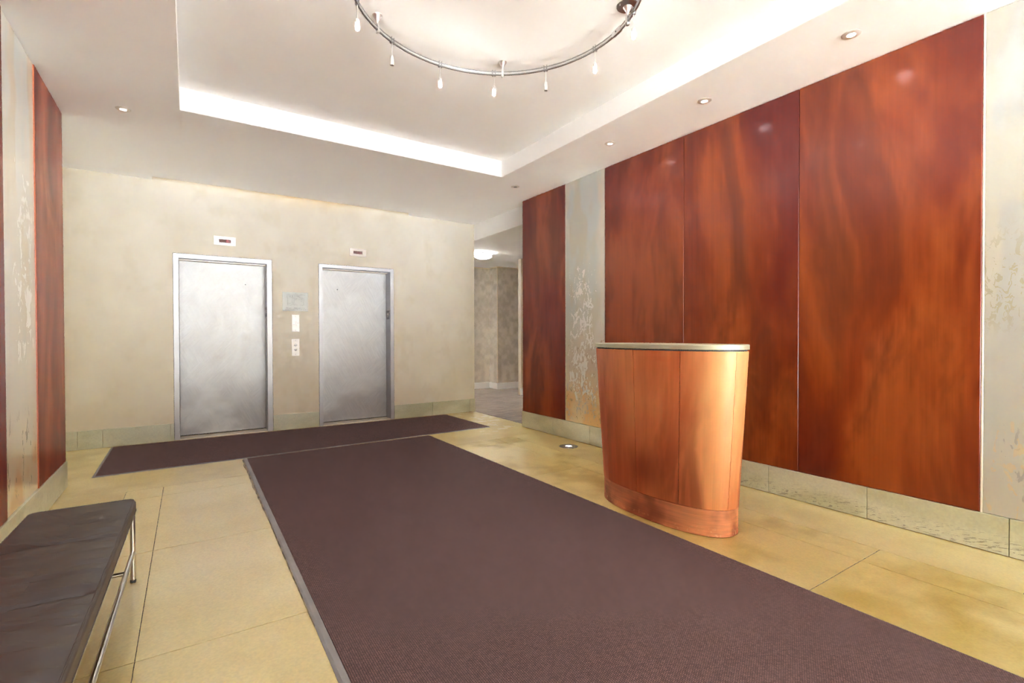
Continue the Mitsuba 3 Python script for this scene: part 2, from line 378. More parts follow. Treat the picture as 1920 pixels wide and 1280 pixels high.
for x0, x1 in ((X0, X1), (X1, 1.45), (1.45, X2), (X2, X3)):
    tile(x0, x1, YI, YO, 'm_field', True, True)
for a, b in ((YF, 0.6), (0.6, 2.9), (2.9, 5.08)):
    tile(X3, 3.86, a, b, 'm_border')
for a, b in ((YF, 0.6), (0.6, 2.9), (2.9, 4.97)):
    tile(-0.95, X0, a, b, 'm_border')
q = [(X0, end_line(X0, YO) + G), (1.45, YO + G), (1.45, 7.15), (X0, 7.15)]
add('floor__tile', quad_slab(q, -0.02, 0.0, 0.0012), 'm_border')
q = [(1.45, YO + G), (X3, end_line(X3, YO) + G), (X3, 7.15), (1.45, 7.15)]
add('floor__tile', quad_slab(q, -0.02, 0.0, 0.0012), 'm_border')
q = [(X3, 5.08), (3.86, 5.08), (XO - 0.01, 5.5), (XO - 0.01, 7.15), (X3, 7.15)]
add('floor__tile', hull([(x, y, z) for x, y in q for z in (-0.02, 0.0)]), 'm_border')
q = [(-3.18, 4.97), (X0, 4.97), (X0, 7.15), (-3.18, 7.15)]
add('floor__tile', quad_slab(q, -0.02, 0.0, 0.0012), 'm_border')
q = [(-6.05, 4.97), (-3.182, 4.97), (-3.182, 7.15), (-6.05, 7.15)]
add('floor__tile', quad_slab(q, -0.02, 0.0, 0.0012), 'm_border')

add('floor_carpet', box(XO - 0.01, 8.6, 5.3, 10.4, -0.06, 0.003), 'm_carpet')
tag('floor_carpet', 'grey-brown streaked carpet floor of the side corridor beyond the opening', kind='structure')

# ================================================================== CEILING
RIGHT_LAMPS = [(3.398, 1.372), (3.390, 2.388), (3.381, 3.409), (3.373, 5.030)]
LEFT_LAMPS = [(-0.425, 5.044), (-0.425, 3.41), (-0.425, 2.39), (-0.425, 1.37)]
lamp_holes = [cyl((x, y, HS - 0.05), (x, y, HS + 0.06), 0.030, 24) for x, y in RIGHT_LAMPS + LEFT_LAMPS]
slab = cut(box(-6.1, XO, YF - 0.1, YB + 0.2, HS, 3.7),
           box(-0.045, 3.042, -0.01, 4.815, 3.0, HT),
           box(-0.34, 2.812, 6.98, YB + 0.001, 3.0, 3.2), box(-0.34, 2.812, 6.78, YB + 0.001, 3.105, 3.34), *lamp_holes)
add('ceiling', slab, 'm_ceiling')
tag('ceiling', 'white plaster ceiling with a deep rectangular tray recess and a light slot along the back wall', kind='structure')
add('ceiling_corridor', box(XO + 0.001, 8.6, 5.3, 10.4, 2.862, 3.1), 'm_ceiling')
tag('ceiling_corridor', 'lower white ceiling of the side corridor', kind='structure')
add('trim_1', box(XO, XO + 0.13, 5.3, 7.2, 2.815, 3.7), 'm_ceiling')
tag('trim_1', 'white bulkhead over the corridor opening', kind='structure')

# cove lamps inside the slot above the back wall
for k, (x0, x1, tint, s) in enumerate(((-0.28, 0.78, WHITE, 1.0), (0.84, 1.86, AMBER, 1.0), (1.92, 2.76, WHITE, 0.9))):
    t = thing('cove_lamp', ['left of three tube lamps hidden in the ceiling slot, over the left elevator', 'middle of three tube lamps hidden in the ceiling slot, glowing amber',
                            'right of three tube lamps hidden in the ceiling slot, over the right elevator'][k], 'lamp')
    add(t + '__tube', cyl((x0, 6.86, 3.20), (x1, 6.86, 3.20), 0.013, 12), 'm_lens', 30, emitter=glow(L_COVE * s, tint))
    for a in (x0 - 0.012, x1):
        add(t + '__holder', box(a, a + 0.012, 6.84, 6.88, 3.18, 3.335, 0.003), 'm_white')

# ================================================================== WALLS
D1 = (-0.148, 0.920, 2.243); D2 = (1.503, 2.568, 2.244)
add('wall_back', cut(box(-6.1, XO, YB, YB + 0.32, 0, 3.4), *[box(a, b, YB - 0.1, YB + 0.5, -0.1, z) for a, b, z in (D1, D2)]), 'm_plaster')
tag('wall_back', 'cream mottled plaster back wall with two elevator openings', kind='structure')
add('wall_left', box(-1.15, XL - 0.022, YF, YE_L - 0.004, 0, 3.3), 'm_plaster')
tag('wall_left', 'left lobby wall clad in red-brown wood and pale painted panels', kind='structure')
add('wall_right', box(XR + 0.022, XO + 0.2, YF, YE_R - 0.004, 0, 3.3), 'm_plaster')
tag('wall_right', 'right lobby wall clad in tall red-brown wood panels and pale painted panels', kind='structure')

def wood(side, y0, y1, label):
    c = 0.003
    x0, x1 = (XR, XR + 0.022) if side == 'right' else (XL - 0.022, XL)
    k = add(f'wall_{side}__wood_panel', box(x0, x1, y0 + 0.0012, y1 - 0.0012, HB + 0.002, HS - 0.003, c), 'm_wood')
    labels[k] = {'label': label}
wood('right', 4.608, 5.518, 'narrow red-brown wood panel at the far end beside the corridor opening')
wood('right', 2.905, 3.931, 'red-brown wood panel directly behind the podium left side')
wood('right', 1.883, 2.905, 'middle red-brown wood panel of the three in a row')
wood('right', 0.868, 1.883, 'widest looking red-brown wood panel nearest the viewer')
wood('right', -0.72, 0.19, 'red-brown wood panel beside the street front')
wood('left', 4.545, 5.408, 'red-brown wood panel at the far end of the left wall')
wood('left', 2.82, 3.845, 'red-brown wood panel cut by the left picture edge')
wood('left', 1.80, 2.82, 'red-brown wood panel beside the bench')
wood('left', 0.78, 1.80, 'red-brown wood panel behind the near end of the bench')
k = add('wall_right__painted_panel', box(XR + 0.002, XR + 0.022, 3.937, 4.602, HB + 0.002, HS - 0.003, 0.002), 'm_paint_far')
labels[k] = {'label': 'tall pale painted panel with white flakes and an orange stained foot with painted glow'}
k = add('wall_right__painted_panel', box(XR + 0.002, XR + 0.022, 0.19, 0.8572, HB + 0.002, HS - 0.003, 0.002), 'm_paint_near')
labels[k] = {'label': 'pale grey painted panel with ochre and grey flakes at the right picture edge'}
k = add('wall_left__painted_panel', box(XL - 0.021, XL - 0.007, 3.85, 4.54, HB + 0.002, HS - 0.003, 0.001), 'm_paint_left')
labels[k] = {'label': 'tall glossy pale painted panel with an orange stained foot with painted glow on the left wall'}
k = add('wall_right__bead', box(XR + 0.001, XR + 0.022, 0.8575, 0.8682, HB, HS - 0.002, 0.002), 'm_bead')
labels[k] = {'label': 'thin cream bead between wood and pale panel'}
k = add('wall_right__bead', box(XR + 0.001, XR + 0.022, 4.603, 4.607, HB, HS - 0.002), 'm_bead')
k = add('wall_left__bead', box(XL - 0.021, XL - 0.001, 4.5405, 4.5445, HB, HS - 0.004), 'm_wood_edge')
labels[k] = {'label': 'thin orange edge of the wood panel'}

# side corridors beyond the lobby
add('wall_corridor', join(box(3.6, 6.01, 10.08, 10.4, 0, 3.1), box(6.01, 8.6, 9.72, 10.4, 0, 3.1)), 'm_paper')
tag('wall_corridor', 'brown-beige papered end wall of the side corridor with one jog', kind='structure')
add('wall_corridor_stub', box(5.81, 8.6, 8.46, 8.56, 0, 2.9), 'm_gold')
tag('wall_corridor_stub', 'cream wall end seen past the wood panel in the side corridor', kind='structure')
add('wall_corridor_left', box(3.6, XO, YB + 0.3, 10.3, 0, 3.1), 'm_plaster')
tag('wall_corridor_left', 'plaster wall of the side corridor behind the elevator wall', kind='structure')
add('wall_corridor_right', box(8.5, 8.8, 5.2, 10.4, 0, 3.1), 'm_paper')
tag('wall_corridor_right', 'papered far side wall of the side corridor', kind='structure')
add('wall_corridor_near', box(XO + 0.2, 8.6, 5.0, YE_R - 0.02, 0, 3.1), 'm_paper')
tag('wall_corridor_near', 'papered near wall of the side corridor', kind='structure')
add('wall_passage', box(-6.1, -1.14, 5.1, YE_L - 0.02, 0, 3.3), 'm_plaster')
tag('wall_passage', 'plaster wall of the passage opening behind the left wall', kind='structure')

# skirting stones
def skirt(side, parts):
    tag(f'baseboard_{side}', {'back': 'greenish beige stone skirting along the elevator wall', 'right': 'greenish beige stone skirting below the right wall panels',
                              'left': 'greenish beige stone skirting below the left wall panels'}[side], kind='structure')
    for b in parts:
        add(f'baseboard_{side}__stone_block', box(*b, 0.002), 'm_base')
g = 0.0015
ys = [5.528, 4.849, 4.172, 3.49, 2.80, 2.105, 1.431, 0.745, 0.06, -0.72, -1.5, YF]
skirt('right', [(XR - 0.008, XR + 0.022, b + g, a - g, 0.003, HB) for a, b in zip(ys, ys[1:])])
ys = [5.416, 4.716, 4.03, 3.345, 2.66, 1.97, 1.28, 0.6, -0.08, -0.8, YF]
skirt('left', [(XL - 0.022, XL + 0.008, b + g, a - g, 0.003, HB) for a, b in zip(ys, ys[1:])])
spans = [(-6.0, -4.5), (-4.5, -3.1), (-3.1, -2.42), (-2.42, -1.72), (-1.72, -1.026), (-1.026, -0.811), (-0.811, -0.185), (-0.185, -0.15), (0.923, 1.500), (2.571, 3.19), (3.19, 3.851), (3.851, XO + 0.01)]
skirt('back', [(a + g, b - g, YB - 0.010, YB + 0.01, 0.003, HBB) for a, b in spans])
add('baseboard_corridor', join(box(3.6, 6.0, 10.062, 10.09, 0.003, 0.15, 0.003), box(5.992, 6.02, 9.70, 10.075, 0.003, 0.15, 0.003), box(6.0, 8.5, 9.702, 9.73, 0.003, 0.15, 0.003),
                               box(5.79, 8.5, 8.442, 8.47, 0.003, 0.15, 0.003)), 'm_white')
tag('baseboard_corridor', 'white painted skirting of the side corridor', kind='structure')
add('trim_2', join(box(3.6, 6.0, 10.07, 10.09, 2.845, 2.862), box(6.0, 6.02, 9.71, 10.075, 2.845, 2.862), box(6.0, 8.5, 9.71, 9.73, 2.845, 2.862), box(6.001, 6.012, 9.709, 9.72, 0.15, 2.85)), 'm_gold')
tag('trim_2', 'thin cream edging along the top and corner of the corridor wallpaper', kind='structure')

# street front behind the viewer
tag('window_1', 'full height glazed street front of the lobby', kind='structure')
fr = [box(XL - 0.1, XR + 0.1, YF - 0.06, YF + 0.02, 2.86, 3.3), box(XL - 0.1, XR + 0.1, YF - 0.04, YF + 0.02, 0.0, 0.10), box(XL - 0.1, XR + 0.1, YF - 0.04, YF + 0.02, 2.30, 2.36)]
xs = np.linspace(XL, XR, 5)
fr += [box(x - 0.03, x + 0.03, YF - 0.05, YF + 0.02, 0, 3.0) for x in xs]
add('window_1__frame', join(*fr), 'm_dark_metal')
for a, b in zip(xs, xs[1:]):
    for z0, z1 in ((0.10, 2.30), (2.36, 2.86)):
        add('window_1__pane', trimesh.Trimesh([(a, YF - 0.01, z0), (b, YF - 0.01, z0), (b, YF - 0.01, z1), (a, YF - 0.01, z1)], [(0, 1, 2), (0, 2, 3)]), 'm_glass')
# unseen glazed end added to the left passage to light the lobby rear
tag('added_window_2', 'unseen glazed passage end behind the left wall, added for rear daylight', kind='structure')
ys = np.linspace(YE_L - 0.02, YB, 3)
XP = -6.0
add('added_window_2__frame', join(*[box(XP - 0.04, XP + 0.02, y - 0.03, y + 0.03, 0, 3.1) for y in ys], box(XP - 0.04, XP + 0.02, 5.3, 7.2, 1.4, 3.3), box(XP - 0.04, XP + 0.02, ys[1], 7.2, 0, 3.3), box(XP - 0.04, XP + 0.02, 5.3, 7.2, -0.02, 0.08)), 'm_dark_metal')  # solid parts shrink the opening to trim the added daylight
for a, b in zip(ys[:1], ys[1:]):
    add('added_window_2__pane', trimesh.Trimesh([(XP, a, 0.08), (XP, b, 0.08), (XP, b, 1.4), (XP, a, 1.4)], [(0, 1, 2), (0, 2, 3)]), 'm_glass')

# ================================================================== ELEVATOR DOORS
def elevator(n, d, inner, label, hole):
    k = f'door_{n}'
    tag(k, label, kind='structure')
    a, b, zt = d; ia, ib, zi = inner
    yf = YB - 0.006
    add(k + '__frame', cut(box(a, b, yf, YB + 0.30, 0.003, zt, 0.002), box(ia, ib, yf - 0.1, YB + 0.5, -0.1, zi)), 'm_frame')
    add(k + '__shadow_gap_strip', cut(box(a - 0.0035, b + 0.0035, YB - 0.0015, YB + 0.004, HBB * 0 + 0.003, zt + 0.0035), box(a, b, YB - 0.1, YB + 0.1, -0.1, zt)), 'm_ink')  # dark strip standing in for the shadow gap between frame and wall
    add(k + '__header', box(ia, ib, YB + 0.10, YB + 0.19, zi - 0.012, zi + 0.001, 0.001), 'm_sill')
    add(k + '__leaf', cut(box(ia - 0.0, ib + 0.0, YB + 0.190, YB + 0.225, 0.022, zi - 0.004, 0.002), cyl((hole[0], YB + 0.1, hole[1]), (hole[0], YB + 0.197, hole[1]), 0.0075, 12)), 'm_door')
    add(k + '__gap', box(ia, ib, YB + 0.226, YB + 0.29, 0.003, zi), 'm_black')
    add(k + '__sill', box(ia, ib, YB - 0.004, YB + 0.24, 0.0, 0.011, 0.001), 'm_sill')
    add(k + '__peephole', cyl((hole[0], YB + 0.193, hole[1]), (hole[0], YB + 0.199, hole[1]), 0.0074, 12), 'm_black')
    p = add(k + '__jamb_plate', box(ib - 0.0035, ib + 0.001, YB + 0.035, YB + 0.165, 1.50, 1.63, 0.001), 'm_jamb_plate')
    labels[p] = {'label': 'dark grey raised floor plate on the door jamb'}
    x = ib - 0.0045
    star = [box(x, x + 0.002, YB + 0.095, YB + 0.107, 1.535, 1.605), box(x, x + 0.002, YB + 0.075, YB + 0.127, 1.572, 1.588), box(x, x + 0.002, YB + 0.060, YB + 0.070, 1.55, 1.562)]
    add(p + '__mark', join(*star), 'm_plate')
elevator(1, D1, (-0.094, 0.860, 2.189), 'left brushed steel elevator door, brighter, under the display reading 8', (0.611 * 1.027, 1.924))
elevator(2, D2, (1.553, 2.517, 2.198), 'right brushed steel elevator door, greyer, under the display reading L', (1.751 * 1.027, 1.92))

# floor indicators
def indicator(x, z, plate_mat, ch, label):
    t = thing('floor_indicator', label, 'floor display')
    add(t + '__plate', box(x - 0.119, x + 0.119, YB - 0.006, YB + 0.001, z - 0.056, z + 0.056, 0.0015), plate_mat)
    add(t + '__screen', box(x - 0.063, x + 0.064, YB - 0.0075, YB - 0.002, z - 0.021, z + 0.019, 0.001), 'm_screen')
    for s in (-0.095, 0.097):
        add(t + '__screw', cyl((x + s, YB - 0.0078, z), (x + s, YB - 0.003, z), 0.0055, 10), 'm_screw')
    sx, segs, w = x + 0.026, {'8': 'abcdefg', 'L': 'def'}[ch], 0.0026
    H, W = 0.0155, 0.010
    place = {'a': (0, H, W, w), 'd': (0, -H, W, w), 'g': (0, 0, W, w), 'b': (W, H / 2, w, H / 2), 'c': (W, -H / 2, w, H / 2), 'f': (-W, H / 2, w, H / 2), 'e': (-W, -H / 2, w, H / 2)}
    bars = [box(sx + px - hw, sx + px + hw, YB - 0.0085, YB - 0.007, z - 0.001 + pz - hz, z - 0.001 + pz + hz) for px, pz, hw, hz in (place[q] for q in segs)]
    d = add(t + '__digit', join(*bars), 'm_black', emitter={'type': 'area', 'radiance': rgb([0.95, 0.085, 0.065] if ch == '8' else [0.75, 0.06, 0.045])})
    labels[d] = {'label': f'red lit figure {ch}'}
indicator(0.390, 2.438, 'm_plate', '8', 'white floor display reading 8 over the left elevator')
indicator(2.040, 2.446, 'm_plate_steel', 'L', 'beige metal floor display reading L over the right elevator')

# evacuation sign between the doors
t = thing('evacuation_sign', 'pale grey-green evacuation plan sign with two text lines between the elevators', 'sign')
sx0, sx1, sz0, sz1 = 1.044, 1.362, 1.584, 1.836
add(t + '__plate', box(sx0, sx1, YB - 0.007, YB + 0.001, sz0, sz1, 0.001), 'm_sign')
def seg(x0, z0, x1, z1, w=0.0011):
    a, b = np.array([x0, z0]), np.array([x1, z1]); d = b - a; L = np.linalg.norm(d)
    m = trimesh.creation.box(extents=(L + w, 0.0008, 2 * w))
    m.apply_transform(trimesh.transformations.rotation_matrix(-math.atan2(d[1], d[0]), (0, 1, 0)))
    c = (a + b) / 2
    m.apply_translation((c[0], YB - 0.0072, c[1]))
    return m
def S(u, v):                                   # plan coordinates read off the sign, 0..1 across and down
    return sx0 + u * (sx1 - sx0), sz1 - v * (sz1 - sz0)
def poly(*pts):
    P = [S(*p) for p in pts]
    return [seg(*a, *b) for a, b in zip(P, P[1:])]
lines = []
lines += poly((.17, .13), (.38, .13), (.38, .27)) + poly((.17, .13), (.17, .30), (.20, .30), (.20, .68)) + poly((.19, .55), (.19, .68), (.24, .66), (.30, .72), (.36, .66), (.42, .66))
lines += poly((.20, .55), (.25, .60), (.30, .60), (.34, .55), (.38, .55)) + poly((.21, .20), (.25, .16), (.29, .20), (.33, .16), (.37, .20)) + poly((.20, .24), (.38, .24))
lines += poly((.38, .13), (.46, .13), (.46, .27), (.70, .27), (.70, .16), (.46, .16)) + poly((.48, .20), (.66, .20)) + poly((.48, .22), (.66, .22)) + poly((.48, .09), (.58, .09), (.58, .15))
lines += poly((.70, .13), (.76, .11), (.90, .15)) + poly((.70, .22), (.76, .22), (.76, .33), (.82, .33), (.82, .42), (.72, .42)) + poly((.72, .34), (.78, .37), (.72, .39))
lines += poly((.30, .28), (.48, .28)) + poly((.37, .28), (.37, .55)) + poly((.37, .32), (.56, .32), (.56, .38), (.44, .38), (.44, .70)) + poly((.38, .48), (.44, .52)) + poly((.38, .55), (.44, .59)) + poly((.38, .60), (.44, .64))
lines += poly((.60, .31), (.74, .31)) + poly((.62, .38), (.70, .38)) + poly((.72, .42), (.72, .48), (.81, .48), (.83, .62), (.78, .70), (.70, .67), (.44, .67)) + poly((.45, .62), (.53, .62))
add(t + '__plan', join(*lines, box(*[S(.265, 0)[0], S(.29, 0)[0]], YB - 0.0076, YB - 0.0068, S(0, .285)[1], S(0, .25)[1])), 'm_ink')
txt = []
for s, zc, width in (('IN CASE OF FIRE USE STAIRS', .845, .73), ('UNLESS OTHERWISE INSTRUCTED', .92, .87)):
    m = meshkit.text_mesh(s, 0.0105, 0.0008, bold=True)
    e = m.extents[0]
    m.apply_scale([width * (sx1 - sx0) / e, 1, 1])
    txt.append(on_wall(m, sx0 + (1 - width) / 2 * (sx1 - sx0), S(0, zc + 0.02)[1], YB - 0.0068))
add(t + '__text', join(*txt), 'm_ink')

t = thing('key_switch_plate', 'white wall plate with key switch, above the call buttons between the elevators', 'switch plate')
add(t + '__plate', box(1.156, 1.251, YB - 0.006, YB + 0.001, 1.305, 1.535, 0.0015), 'm_plate')
for z in (1.512, 1.328):
    add(t + '__screw', cyl((1.203, YB - 0.0078, z), (1.203, YB - 0.003, z), 0.005, 10), 'm_screw')
add(t + '__key_switch', cyl((1.203, YB - 0.009, 1.419), (1.203, YB - 0.003, 1.419), 0.0055, 12), 'm_screw')
pr = [seg(1.190, 1.440, 1.216, 1.440, 0.0014), seg(1.218, 1.424, 1.243, 1.424, 0.0018), seg(1.168, 1.404, 1.234, 1.404, 0.0014), seg(1.186, 1.392, 1.220, 1.392, 0.0012)]
for m in pr: m.apply_translation((0, 0.0008, 0))
add(t + '__print', join(*pr), 'm_red_ink')

t = thing('call_button_plate', 'white elevator call plate with two round steel buttons, below the key switch', 'call buttons')
add(t + '__plate', box(1.154, 1.248, YB - 0.006, YB + 0.001, 0.983, 1.212, 0.0015), 'm_plate')
for z in (1.190, 1.005):
    add(t + '__screw', cyl((1.200, YB - 0.0078, z), (1.200, YB - 0.003, z), 0.005, 10), 'm_screw')
for z in (1.126, 1.068):
    prof = [(0.0, 0), (0.018, 0), (0.018, 0.008), (0.0165, 0.013), (0.013, 0.017), (0.007, 0.0195), (0, 0.020)]
    m = lathe(prof, n=24); v = np.array(m.vertices); m.vertices = np.stack([v[:, 0] + 1.200, YB - 0.004 - v[:, 2], v[:, 1] + z], -1)
    add(t + '__button', m, 'm_button', 30)

# ================================================================== MATS
def mat(name, q, widths, label, lip):
    """q: four plan corners, counter-clockwise from near left; widths: rubber edge on near, right, far, left side"""
    t = thing(name, label, 'floor mat')
    q = np.array(q, float); n = len(q)
    def inset(ws):
        out = []
        lines = []
        for i in range(n):
            a, b = q[i], q[(i + 1) % n]; d = (b - a) / np.linalg.norm(b - a); nn = np.array([-d[1], d[0]])
            lines.append((a + nn * ws[i], d))
        for i in range(n):
            (a, d), (b, e) = lines[i - 1], lines[i]
            s = np.linalg.solve(np.array([d, -e]).T, b - a)[0]
            out.append(a + d * s)
        return np.array(out)
    zt = 0.008
    outer, rim, inn = inset([0] * 4), inset([min(w, 0.012) for w in widths]), inset(widths)
    body = hull([(*p, 0.0005) for p in outer] + [(*p, 0.002) for p in outer] + [(*p, zt - 0.0015) for p in rim])
    add(t + '__rubber_edge', body, 'm_rubber')
    add(t + '__carpet', hull([(*p, zt - 0.003) for p in inn] + [(*p, zt) for p in inn] + [(*p, zt + 0.001) for p in inn + (inn.mean(0) - inn) * 0.004]), 'm_mat')
    return t
mt = mat('floor_mat', [(0.432, -0.30), (2.508, -0.30), (2.506, 5.668), (0.450, 5.632)], [0.04, 0.014, 0.010, 0.036], 'large brown woven mat running from the viewer towards the elevators', 0.01)
yy = np.linspace(2.2, 5.6, 120)
rng = np.random.default_rng(4)
wob = meshkit.fbm(np.stack([yy * 3.0, yy * 0, yy * 0], -1), 3, 7) * 0.026 + meshkit.noise(np.stack([yy * 14, yy * 0, yy * 0], -1), 3) * 0.007
wob *= 0.75 * np.interp(yy, [2.2, 3.6, 4.3, 5.3, 5.6], [0.1, 0.4, 0.9, 1.35, 0.9])
v, f = [], []
for i, (y, w) in enumerate(zip(yy, wob)):
    xe = 0.432 + 0.018 * (y + 0.3) / 5.93
    v += [(xe + 0.002, y, 0.0003), (xe + 0.002, y, 0.0045), (xe - 0.4 * w, y, 0.0035), (xe - w, y, 0.0003)]
    if i:
        for s in range(3):
            A, B = 4 * (i - 1) + s, 4 * i + s
            f += [(A, A + 1, B + 1), (A, B + 1, B)]
add(mt + '__curled_edge', trimesh.Trimesh(v, f, process=False), 'm_sealant', True)
labels[mt + '__curled_edge'] = {'label': 'worn wavy lip along the left edge of the mat'}
mat('floor_mat', [(-0.722, 5.628), (3.432, 5.735), (3.392, 7.03), (-0.735, 7.055)], [0.016, 0.012, 0.010, 0.022], 'brown woven mat lying across the front of both elevators', 0.01)

# ================================================================== PODIUM
def ring_pts(z, ax, ay, cy, t):
    nx = 2.28
    c, s = np.cos(t), np.sin(t)
    return np.stack([2.803 + ax * np.sign(c) * np.abs(c) ** (2 / nx), cy + ay * np.sign(s) * np.abs(s) ** (2 / nx), np.full(len(t), z)], -1)
def oval(levels, n=180):
    """solid from stacked oval rings (z, ax, ay, cy)"""
    t = np.arange(n) * 2 * math.pi / n
    V = np.concatenate([ring_pts(*l, t) for l in levels]); f = []
    for k in range(len(levels) - 1):
        for i in range(n):
            j = (i + 1) % n
            f += [(k * n + i, k * n + j, (k + 1) * n + j), (k * n + i, (k + 1) * n + j, (k + 1) * n + i)]
    V = np.vstack([V, [[2.803, levels[0][3], levels[0][0]], [2.803, levels[-1][3], levels[-1][0]]]])
    b, top = len(V) - 2, len(V) - 1
    for i in range(n):
        j = (i + 1) % n
        f += [(b, j, i), (top, (len(levels) - 1) * n + i, (len(levels) - 1) * n + j)]
    return trimesh.Trimesh(V, f, process=False)
pod = thing('podium', 'oval red-brown wooden reception podium with a pale metal top, in front of the right wall', 'podium')
k = add(pod + '__plinth', oval([(0.003, .2345, .530, 2.2926), (0.16, .2345, .530, 2.2926), (0.166, .2325, .528, 2.2926)]), 'm_plinth', 35)
labels[k] = {'label': 'upright red wooden plinth band with worn foot'}
add(pod + '__core', oval([(0.160, .2270, .522, 2.2926), (1.152, .2490, .597, 2.302)]), 'm_gap', 35)
z0, z1 = 0.1685, 1.144
A0, A1 = (.2375, .534, 2.2926), (.2585, .606, 2.3022)
sa = [1.80, 2.501, 3.087, 3.643, 4.517, 5.25, 5.95, 6.70, 7.40]        # the veneer joints around the oval
for a, b in zip(sa, sa[1:] + [sa[0] + 2 * math.pi]):
    n = 30
    tt = np.linspace(a + 0.003, b - 0.003, n)
    zs = [z0, z0 + 0.002, z0 + (z1 - z0) * 0.33, z0 + (z1 - z0) * 0.67, z1 - 0.003, z1]
    V, f = [], []
    for q, z in enumerate(zs):
        w = (z - z0) / (z1 - z0); L = [p + (r - p) * w for p, r in zip(A0, A1)]
        e = -0.002 if q in (0, len(zs) - 1) else 0.0
        V += [ring_pts(z, L[0] + e, L[1] + e, L[2], tt)]
    V = np.concatenate(V)
    for q in range(len(zs) - 1):
        for i in range(n - 1):
            f += [(q * n + i, q * n + i + 1, (q + 1) * n + i + 1), (q * n + i, (q + 1) * n + i + 1, (q + 1) * n + i)]
    # give the veneer a thickness
    c0 = np.array([2.803, 2.297, 0]); inn = V.copy(); inn[:, :2] = c0[:2] + (V[:, :2] - c0[:2]) * 0.985
    m = len(V)
    F = f + [(x + m, z + m, y + m) for x, y, z in f]
    for q in range(len(zs) - 1):
        for i in (0, n - 1):
            A, B = q * n + i, (q + 1) * n + i
            F += [(A, B, B + m), (A, B + m, A + m)] if i == 0 else [(A, B + m, B), (A, A + m, B + m)]
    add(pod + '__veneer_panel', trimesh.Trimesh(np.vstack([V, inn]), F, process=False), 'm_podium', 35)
k = add(pod + '__top', oval([(1.1535, .2605, .6085, 2.3031), (1.1555, .2628, .6111, 2.3031), (1.182, .2628, .6111, 2.3031), (1.186, .2590, .607, 2.3031)]), 'm_brass', 30)
labels[k] = {'label': 'pale brushed metal top slab'}

# ================================================================== BENCH
bench = thing('bench', 'long dark brown leather bench on a chrome tube frame by the left wall', 'bench')
ang = math.radians(-1.0)
def bw(P):                                   # bench space (x from the front edge, y from the far end) to the room
    P = np.asarray(P, float).copy()
    x, y = P[..., 0].copy(), P[..., 1].copy()
    P[..., 0] = -0.2265 + x * math.cos(ang) - y * math.sin(ang)
    P[..., 1] = 3.135 + x * math.sin(ang) + y * math.cos(ang)
    return P
def bm(m):
    m = m.copy(); m.vertices = bw(m.vertices); return m
BWID, BLEN = 0.405, 2.16
def outline(d, r=0.042):
    """rounded rectangle inset by d, counter-clockwise, with the same number of points for every d"""
    x0, x1, y0, y1 = -BWID + d, -d, -BLEN + d, -d
    r = max(r - d, 0.002)
    P = []
    ny, nx, nc = 200, 36, 8
    def arc(cx, cy, a0):
        for s in range(nc): 
            a = a0 + (s + 0.5) / nc * math.pi / 2
            P.append((cx + r * math.cos(a), cy + r * math.sin(a)))
    for s in range(ny + 1): P.append((x1, y0 + r + (y1 - y0 - 2 * r) * s / ny))
    arc(x1 - r, y1 - r, 0)
    for s in range(nx + 1): P.append((x1 - r - (x1 - x0 - 2 * r) * s / nx, y1))
    arc(x0 + r, y1 - r, math.pi / 2)
    for s in range(ny + 1): P.append((x0, y1 - r - (y1 - y0 - 2 * r) * s / ny))
    arc(x0 + r, y0 + r, math.pi)
    for s in range(nx + 1): P.append((x0 + r + (x1 - x0 - 2 * r) * s / nx, y0))
    arc(x1 - r, y0 + r, 1.5 * math.pi)
    return np.array(P)
SEAMS = (-0.535, -1.075, -1.618)
def top_z(x, y):
    z = np.zeros_like(x)
    for s in SEAMS:
        z -= 0.012 * np.exp(-((y - s) / 0.009) ** 2) + 0.005 * np.exp(-((y - s) / 0.05) ** 2)
    w = meshkit.fbm(np.stack([x * 5, y * 42 + x * 6, x * 0], -1), 3, 3) - 0.5
    w2 = meshkit.fbm(np.stack([x * 22, y * 22, x * 0 + 3], -1), 3, 9) - 0.5
    return z + 0.017 * w + 0.005 * w2
prof = [(0.012, 0.362), (0.003, 0.366), (0.0, 0.374), (0.0, 0.406), (0.002, 0.413), (0.007, 0.4185), (0.014, 0.4215), (0.022, 0.4235), (0.035, 0.4250), (0.055, 0.4265), (0.08, 0.4275), (0.11, 0.428), (0.14, 0.428), (0.17, 0.428), (0.197, 0.428)]
V, f = [], []
for d, z in prof:
    P = outline(d); zz = np.full(len(P), z)
    k = np.clip((d - 0.004) / 0.03, 0, 1)
    zz = zz + k * top_z(P[:, 0], P[:, 1])
    bulge = (0.0025 * np.exp(-(((P[:, 1][:, None] - np.array(SEAMS)) / 0.012) ** 2)).sum(1)) if d < 0.01 else 0
    V.append(np.c_[P, zz])
N = len(V[0]); V = np.concatenate(V)
for k in range(len(prof) - 1):
    for i in range(N):
        j = (i + 1) % N
        f += [(k * N + i, k * N + j, (k + 1) * N + j), (k * N + i, (k + 1) * N + j, (k + 1) * N + i)]
last = (len(prof) - 1) * N
h = trimesh.creation.triangulate_polygon
